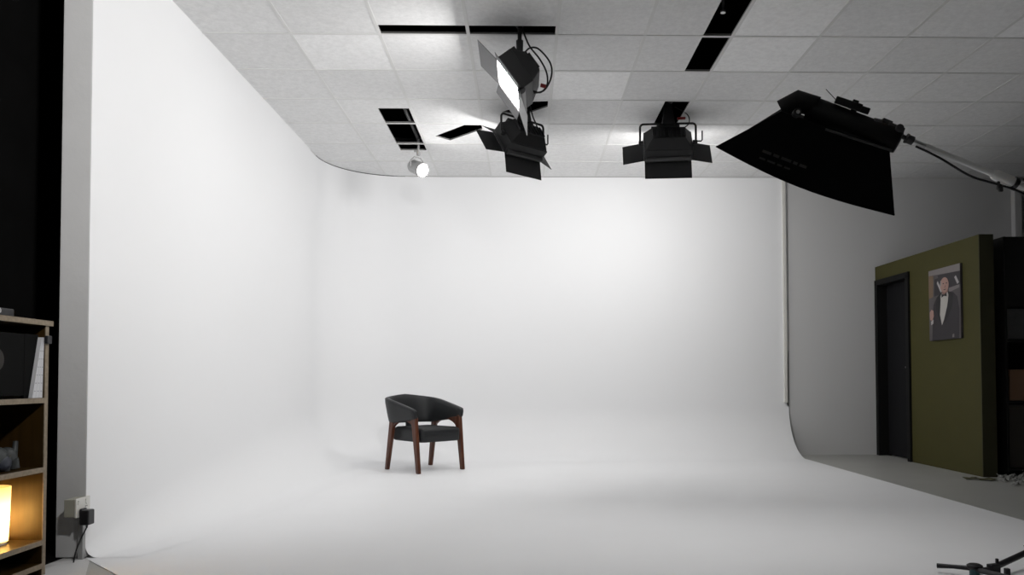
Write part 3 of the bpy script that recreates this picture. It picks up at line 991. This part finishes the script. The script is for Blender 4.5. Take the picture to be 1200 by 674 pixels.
# low tripod poking in at the bottom right
def tripod():
    hub = Vector((1.985, 3.335, .003))
    root = empty('floor_tripod', hub, 'low black tripod base at the bottom right on the white floor', 'tripod')
    mb = MB()
    mb.tube([(0, 0, .035), (0, 0, .040), (0, 0, .052), (0, 0, .058)], [.026, .032, .032, .022], 18)
    mb.build('hub_cap', M['dark_plastic'], root, smooth=40)
    mb = MB(); mb.cyl((0, 0, .0), (0, 0, .036), .022, n=16); mb.box((.015, -.02, .018), (.012, .012, .03), 1)
    mb.build('spigot', [M['teal'], M['chrome']], root, smooth=40)['label'] = 'teal spigot under the cap'
    mb = MB(); mb.tube([(-.01, 0, .038), (-.07, .05, .034), (-.122, .085, .030)], [.011, .009, .011], 10)
    mb.build('leg', M['dark_plastic'], root, smooth=40)
    mb = MB(); mb.tube([(.02, -.01, .03), (.07, -.02, .03)], [.014, .02], 10); mb.box((.075, -.015, .04), (.05, .03, .04), rot=(0, 0, .3))
    mb.box((.10, .0, .068), (.012, .012, .025)); mb.box((.125, -.03, .03), (.02, .02, .03))
    mb.build('hinge', M['dark_plastic'], root, bevel=.003)
    mb = MB(); mb.tube([(.06, -.01, .035), (.40, .20, .075), (.55, .28, .065), (.62, .32, .012)], [.014, .014, .014, .014], 10)
    mb.build('leg', M['dark_plastic'], root, smooth=40)
    mb = MB(); mb.tube([(.0, -.01, .035), (.02, -.2, .05), (.03, -.28, .011)], .011, 10)
    mb.build('leg', M['dark_plastic'], root, smooth=40)
tripod()

# ------------------------------------------------------------------ bookshelf at left
SX, SD = -2.165, .30
SY0, SY1 = 2.55, 3.505
def bookshelf():
    root = empty('bookshelf', (SX - SD / 2, (SY0 + SY1) / 2, 0), 'brown bookshelf with pale edges against the black wall at left', 'bookshelf')
    lx = lambda x: x - (SX - SD / 2)
    ly = lambda y: y - (SY0 + SY1) / 2
    th = .022
    tops = [1.148, .798, .486, .160]
    hgt = 1.148
    def board(name, z, y0, y1, x0=SX - SD, x1=SX):
        mb = MB()
        mb.box((lx((x0 + x1 - .004) / 2), ly((y0 + y1) / 2), z - th / 2), (x1 - x0 - .004, y1 - y0, th))
        o = mb.build(name, M['shelfdark'], root)
        e = MB(); e.box((lx(x1 - .002), ly((y0 + y1) / 2), z - th / 2), (.004, y1 - y0, th + .001))
        e.build('edge_band', M['shelfwood'], o)['label'] = 'pale wood edge'
    board('top_board', tops[0], SY0, SY1 + .02, x1=SX + .008)
    for z in tops[1:]:
        board('shelf_board', z, SY0 + th, SY1 - th)
    board('shelf_board', .055, SY0 + th, SY1 - th)
    for y in (SY0 + th / 2, SY1 - th / 2):
        mb = MB(); mb.box((lx(SX - SD / 2 - .002), ly(y), (hgt - th) / 2), (SD - .004, th, hgt - th))
        o = mb.build('side_panel', M['shelfdark'], root)
        e = MB(); e.box((lx(SX - .002), ly(y), (hgt - th) / 2), (.004, th + .001, hgt - th))
        e.build('edge_band', M['shelfwood'], o)['label'] = 'pale wood edge'
    mb = MB(); mb.box((lx(SX - SD + .004), 0, (hgt - th) / 2), (.008, SY1 - SY0 - .01, hgt - th - .01))
    mb.build('back_panel', M['shelfdark'], root)
bookshelf()

# glowing lamp on the lowest visible shelf
def paper_lamp():
    c = (-2.335, 3.385, .1605)
    root = empty('table_lamp', c, 'glowing paper table lamp on the bookshelf', 'lamp')
    mb = MB()
    V = []; F = []; n = 28
    for z, r in ((.012, .070), (.12, .074), (.250, .078)):
        for k in range(n):
            a = 2 * PI * k / n
            V.append((r * math.cos(a), r * math.sin(a), z))
    for j in range(2):
        for k in range(n):
            l = (k + 1) % n
            F.append((j * n + k, j * n + l, (j + 1) * n + l, (j + 1) * n + k))
    mb.add(V, F)
    mb.build('lamp_shade', M['shade'], root, smooth=180)
    mb = MB(); mb.cyl((0, 0, 0), (0, 0, .014), .066, n=24); mb.cyl((0, 0, .014), (0, 0, .06), .014, n=12)
    mb.build('base', M['white_plastic'], root, smooth=40)
    ld = bpy.data.lights.new('bulb_light', 'POINT'); ld.energy = 4.6; ld.color = (1, .60, .19); ld.shadow_soft_size = .025
    lo = bpy.data.objects.new('bulb_light', ld); COL.objects.link(lo); lo.parent = root; lo.location = (0, 0, .11)
paper_lamp()

# black framed board and leaning magazines on the second shelf
def leaning(name, label, cat, y_bot, y_top, h, depth, th, mats, z=.799, x0=SX - .03, faces=None):
    """slab leaning along the shelf: bottom at y_bot, top at y_top"""
    root = empty(name, (x0 - depth / 2, y_bot, z), label, cat)
    ang = math.atan2(y_top - y_bot, h)
    mt = Matrix.Rotation(-ang, 4, 'X')
    return root, mt
def shelf_things():
    # large dark record-like board whose edge is seen leaning
    root = empty('black_board', (SX - .012, 3.40, .7995), 'large black flat board with a faint brown disc on the bookshelf', 'board')
    Hh = .315
    mt = Matrix.Rotation(-math.atan2(.10, .285), 4, 'X')
    mb = MB(); mb.box((-.012, -.21, .147), (.010, .38, .27)); 
    mb.build('panel', M['book_black'], root, bevel=.002)
    mb = MB()
    # end brace: triangular leaning edge
    mb.hexa([(-.018, -.004, .0), (-.006, -.004, .0), (-.006, .058, .283), (-.018, .058, .283)], [(-.018, -.035, .0), (-.006, -.035, .0), (-.006, -.035, .283), (-.018, -.035, .283)])
    mb.build('slanted_edge', M['book_black'], root)
    mb = MB(); mb.cyl((-.007, -.215, .165), (-.0055, -.215, .165), .05, n=28)
    mb.build('disc', M['book_ring'], root, smooth=30)['label'] = 'faint brown disc'
    for k in range(3):
        labs = ['white magazine leaning nearest the black board on the shelf', 'white magazine in the middle of the three leaning on the shelf', 'white magazine leaning against the pale shelf upright']
        b0, b1 = 3.402 + .024 * k, 3.4255 + .024 * k
        t0, t1 = 3.463 + .006 * k, 3.4685 + .006 * k
        xa, xb = -.105, .105
        r = empty('magazine', (SX - .110, b0, .7995), labs[k], 'magazine', 0, 'magazines leaning on the second shelf')
        mb = MB()
        mb.hexa([(xa, 0, 0), (xb, 0, 0), (xb, b1 - b0 - .001, 0), (xa, b1 - b0 - .001, 0)], [(xa, t0 - b0, .272), (xb, t0 - b0, .272), (xb, t1 - b0 - .001, .272), (xa, t1 - b0 - .001, .272)])
        for q in range(6):
            f = (.03 + .036 * q) / .272
            mb.box((xb, (b1 - b0) / 2 * (1 - f) + ((t0 + t1) / 2 - b0) * f, .272 * f), (.001, .5 * ((b1 - b0) * (1 - f) + (t1 - t0) * f), .004), 1)
        mb.build('pages', [M['paper'], M['paper_lines']], r)
    mb = MB(); mb.box((SX + .008, 3.488, 1.062), (.014, .034, .036))
    tag(mb.build('clip', M['dark_plastic'], bevel=.003), 'dark block clipped at the top of the white magazines', 'clip')
    # elephant-like ornament, trunk raised
    root = empty('animal_ornament', (SX - .09, 3.345, .4872), 'dark grey ornament with a raised trunk on the shelf above the lamp', 'ornament')
    mb = MB()
    def ell(c, r, mi=0, nu=14, nv=10):
        V = []; F = []
        for j in range(nv + 1):
            ph = PI * j / nv - PI / 2
            for i in range(nu):
                th = 2 * PI * i / nu
                V.append((c[0] + r[0] * math.cos(ph) * math.cos(th), c[1] + r[1] * math.cos(ph) * math.sin(th), c[2] + r[2] * math.sin(ph)))
        for j in range(nv):
            for i in range(nu):
                F.append((j * nu + i, j * nu + (i + 1) % nu, (j + 1) * nu + (i + 1) % nu, (j + 1) * nu + i))
        mb.add(V, F, mi)
    ell((0, -.07, .066), (.045, .085, .045))
    ell((0, .025, .058), (.038, .045, .042))
    mb.tube([(0, .05, .05), (0, .07, .065), (0, .078, .09), (0, .082, .122)], [.022, .016, .012, .010], 10)
    for x in (-.022, .022):
        for y in (-.12, -.02): mb.tube([(x, y, .06), (x, y, .001)], [.022, .02], 10)
        mb.tube([(x, .035, .05), (x, .042, .0075)], [.02, .022], 10)
    o = mb.build('ornament_body', M['stone'], root, smooth=60)
    mb = MB()
    ell((.03, -.035, .035), (.02, .04, .034))
    mb.build('ear', M['stone_blue'], root, smooth=60)
    # small gadgets on the top board
    root = empty('gadget', (SX - .05, 3.225, 1.149), 'small dark gadget with a pale lens on top of the bookshelf', 'gadget')
    mb = MB(); mb.box((0, 0, .018), (.05, .16, .034)); mb.box((0, -.05, .03), (.045, .05, .03))
    mb.build('gadget_body', M['dark_plastic'], root, bevel=.004)
    mb = MB(); mb.cyl((.025, -.02, .022), (.030, -.02, .022), .012, n=16)
    mb.build('gadget_lens', M['pale_grey'], root, smooth=40)['label'] = 'pale lens'
    root = empty('small_box', (SX - .07, 2.965, 1.149), 'small dark box at the left end of the bookshelf top', 'box')
    mb = MB(); mb.box((0, 0, .032), (.09, .14, .064))
    mb.build('box_body', M['dark_grey_plastic'], root, bevel=.008)
    mb = MB(); mb.cyl((.045, .02, .034), (.048, .02, .034), .02, n=18)
    mb.build('grille', M['dark_plastic'], root, smooth=40)
shelf_things()

# ------------------------------------------------------------------ double socket, plug, cable at the wall end
def socket():
    root = empty('wall_socket', (-2.195, 3.74, .22), 'white double wall socket at the end of the left cyclorama wall', 'socket')
    z0, z1 = -.66 + EYE - .22, -.568 + EYE - .22
    y0, y1 = 3.692 - 3.74, 3.809 - 3.74
    mb = MB(); mb.box((.022, (y0 + y1) / 2, (z0 + z1) / 2), (.052, y1 - y0 - .006, z1 - z0 - .008))
    mb.build('back_box', M['socket_box'], root, bevel=.003)['label'] = 'back box, shade of its side put into the colour'
    mb = MB(); mb.box((.052, (y0 + y1) / 2, (z0 + z1) / 2), (.010, y1 - y0, z1 - z0))
    p = mb.build('face_plate', M['white_plastic'], root, bevel=.003)
    for dy in (-.03, .032):
        mb = MB(); mb.box((.0585, dy, z1 - .02), (.006, .014, .022), rot=(0, R(8), 0))
        mb.build('switch', M['white_plastic'], p, bevel=.0015)
    mb = MB()
    for dy, dz in ((.028, -.045), (.040, -.045), (.034, -.032)): mb.box((.0575, dy, z1 + dz), (.001, .004, .006))
    mb.build('socket_slots', M['dark_plastic'], p)
    root2 = empty('plug_adapter', (-2.135, 3.735, .225), 'black plug adapter pushed into the white socket', 'plug')
    mb = MB(); mb.box((.024, .0, -.008), (.044, .055, .072)); mb.box((.005, 0, .01), (.012, .05, .05))
    mb.build('adapter_body', M['dark_plastic'], root2, bevel=.006)
    cable(root2, [(.024, 0, -.044), (.022, -.002, -.062), (.0, -.006, -.11), (-.02, -.006, -.16), (-.03, -.006, -.205), (-.03, -.012, -.224)], .0032, 'cord')
    mb = MB(); mb.cyl((.024, 0, -.042), (.023, 0, -.060), .006, .004, n=10)
    mb.build('strain_relief', M['dark_plastic'], root2, smooth=40)
    mb = MB(); mb.box((-2.172, 3.797, .108), (.026, .022, .216))
    tag(mb.build('cable_trunking', M['trunking'], bevel=.003), 'grey trunking running down from the white socket to the floor', 'trunking')
socket()

# ------------------------------------------------------------------ dark rack beyond the partition
def rack():
    X0, X1, Y0, Y1 = 4.34, 5.30, 6.76, 7.16
    H = 1.283 + EYE
    root = empty('storage_rack', ((X0 + X1) / 2, (Y0 + Y1) / 2, 0), 'tall black storage rack beyond the olive partition', 'rack')
    cx, cy = (X0 + X1) / 2, (Y0 + Y1) / 2
    for x in (X0 + .011, X1 - .011):
        mb = MB(); mb.box((x - cx, 0, H / 2), (.022, Y1 - Y0, H))
        mb.build('side_panel', M['rack'], root, bevel=.002)
    mb = MB(); mb.box((0, Y1 - cy - .006, H / 2), (X1 - X0 - .04, .012, H - .02))
    mb.build('back_panel', M['rack'], root)
    zs = [H - .011, .356 + EYE - .012, -.204 + EYE - .012, .06]
    for k, z in enumerate(zs):
        mb = MB(); mb.box((0, -.008, z), (X1 - X0 - .046, Y1 - Y0 - .03, .022))
        mb.build('shelf_board', M['rack'], root, bevel=.002)
    # upper dark panel door
    mb = MB(); mb.box((0, Y0 - cy + .012, (1.26 + .645) / 2 + EYE), (X1 - X0 - .05, .016, 1.26 - .645))
    mb.build('upper_panel', M['rack'], root, bevel=.002)
    def bin_(name, label, cat, x0, x1, z0, z1, m, lid=True):
        r = empty(name, ((x0 + x1) / 2, Y0 + .16, z0), label, cat)
        mb = MB(); mb.box((0, 0, (z1 - z0) / 2), (x1 - x0, .26, z1 - z0))
        mb.build('box_body', m, r, bevel=.006)
        if lid:
            mb = MB(); mb.box((0, 0, z1 - z0 - .018), (x1 - x0 + .006, .266, .034))
            mb.build('box_lid', m, r, bevel=.003)
    bin_('storage_box', 'dark grey felt storage box on the black rack', 'box', X0 + .03, X0 + .62, .357 + EYE, .63 + EYE, M['grey_box'])
    bin_('cardboard_box', 'brown cardboard box on the lower shelf of the black rack', 'box', X0 + .05, X0 + .50, -.203 + EYE, .08 + EYE, M['cardboard'], False)
    bin_('dark_crate', 'dark brown crate at the bottom of the black rack', 'crate', X0 + .03, X0 + .60, .072, .64, M['crate'])
rack()

# scraps on the floor at the foot of the partition
def scraps():
    spots = [(4.20, 6.60, 0), (4.16, 6.50, 1), (4.24, 6.44, 2), (4.06, 6.20, 3), (4.30, 6.56, 4), (4.33, 6.40, 5), (4.18, 6.34, 6), (4.40, 6.50, 7), (4.47, 6.64, 8), (4.34, 6.69, 9), (4.10, 6.42, 10)]
    rnd = random.Random(3)
    def scrap(x, y, L, W, m, name, label, cat, group, a, curl):
        mb = MB(); V = []; F = []
        n, k = 8, 3
        for i in range(n + 1):
            for j in range(k + 1):
                u = i / n - .5; v = j / k - .5
                z = .004 + curl * (math.sin(u * 5 + a) ** 2) + .012 * math.sin(v * 6 + u * 9 + a) ** 2
                V.append((u * L * (1 + .15 * math.sin(v * 5 + a)), v * W * (1 + .3 * math.sin(u * 7 + a)), z))
        for i in range(n):
            for j in range(k):
                F.append((i * (k + 1) + j, i * (k + 1) + j + 1, (i + 1) * (k + 1) + j + 1, (i + 1) * (k + 1) + j))
        mb.add(V, F)
        o = mb.build(name, m, smooth=60)
        zmin = min(v[2] for v in V)
        s_ = o.modifiers.new('thick', 'SOLIDIFY'); s_.thickness = .002; s_.offset = 1
        o.location = (x, y, -zmin + .001); o.rotation_euler = (0, 0, a)
        return tag(o, label, cat, group)
    for x, y, k in spots:
        scrap(x, y, rnd.uniform(.09, .16), rnd.uniform(.02, .045), M['scrap_grey'], 'paper_scrap', 'crumpled grey paper scrap in the litter at the foot of the black rack', 'scrap',
              'paper scraps by the rack', rnd.uniform(0, 6), rnd.uniform(.015, .04))
    scrap(3.95, 6.53, .24, .11, M['scrap_olive'], 'cloth_scrap', 'flat olive brown cloth scrap on the grey floor beside the partition end', 'scrap', None, -.5, .008)
scraps()

# ------------------------------------------------------------------ world, camera, view
w = bpy.data.worlds.new('studio_world'); sc.world = w
w.use_nodes = True
w.node_tree.nodes['Background'].inputs[0].default_value = (0, 0, 0, 1)
w.node_tree.nodes['Background'].inputs[1].default_value = 0

cam = bpy.data.cameras.new('camera')
co = bpy.data.objects.new('camera', cam); COL.objects.link(co)
cam.sensor_fit = 'HORIZONTAL'; cam.sensor_width = 36
cam.lens = 890.608 / 1200 * 36
cam.shift_x = (600 - 631.306) / 1200
cam.shift_y = (419.271 - 337) / 1200
cam.clip_start = .05
RR = Matrix(((0.9998052188104475, -0.01962256322356747, -0.0021164715755928208),
             (0.01967475559886242, 0.999403593187182, 0.028378899144871683),
             (0.001558342554840512, -0.02841501253011978, 0.9995949973021048)))   # rows: right, forward, up
m4 = Matrix.Identity(4)
for i in range(3):
    m4[i][0] = RR[0][i]; m4[i][1] = RR[2][i]; m4[i][2] = -RR[1][i]
m4.translation = (0, 0, EYE)
co.matrix_world = m4
sc.camera = co
vs = sc.view_settings
sc.display_settings.display_device = 'sRGB'
vs.view_transform = 'Standard'; vs.look = 'None'; vs.gamma = 1; vs.exposure = 0.13; vs.use_curve_mapping = False
sc.cycles.use_denoising = True
sc.cycles.max_bounces = 10
sc.cycles.diffuse_bounces = 6
sc.cycles.sample_clamp_indirect = 10
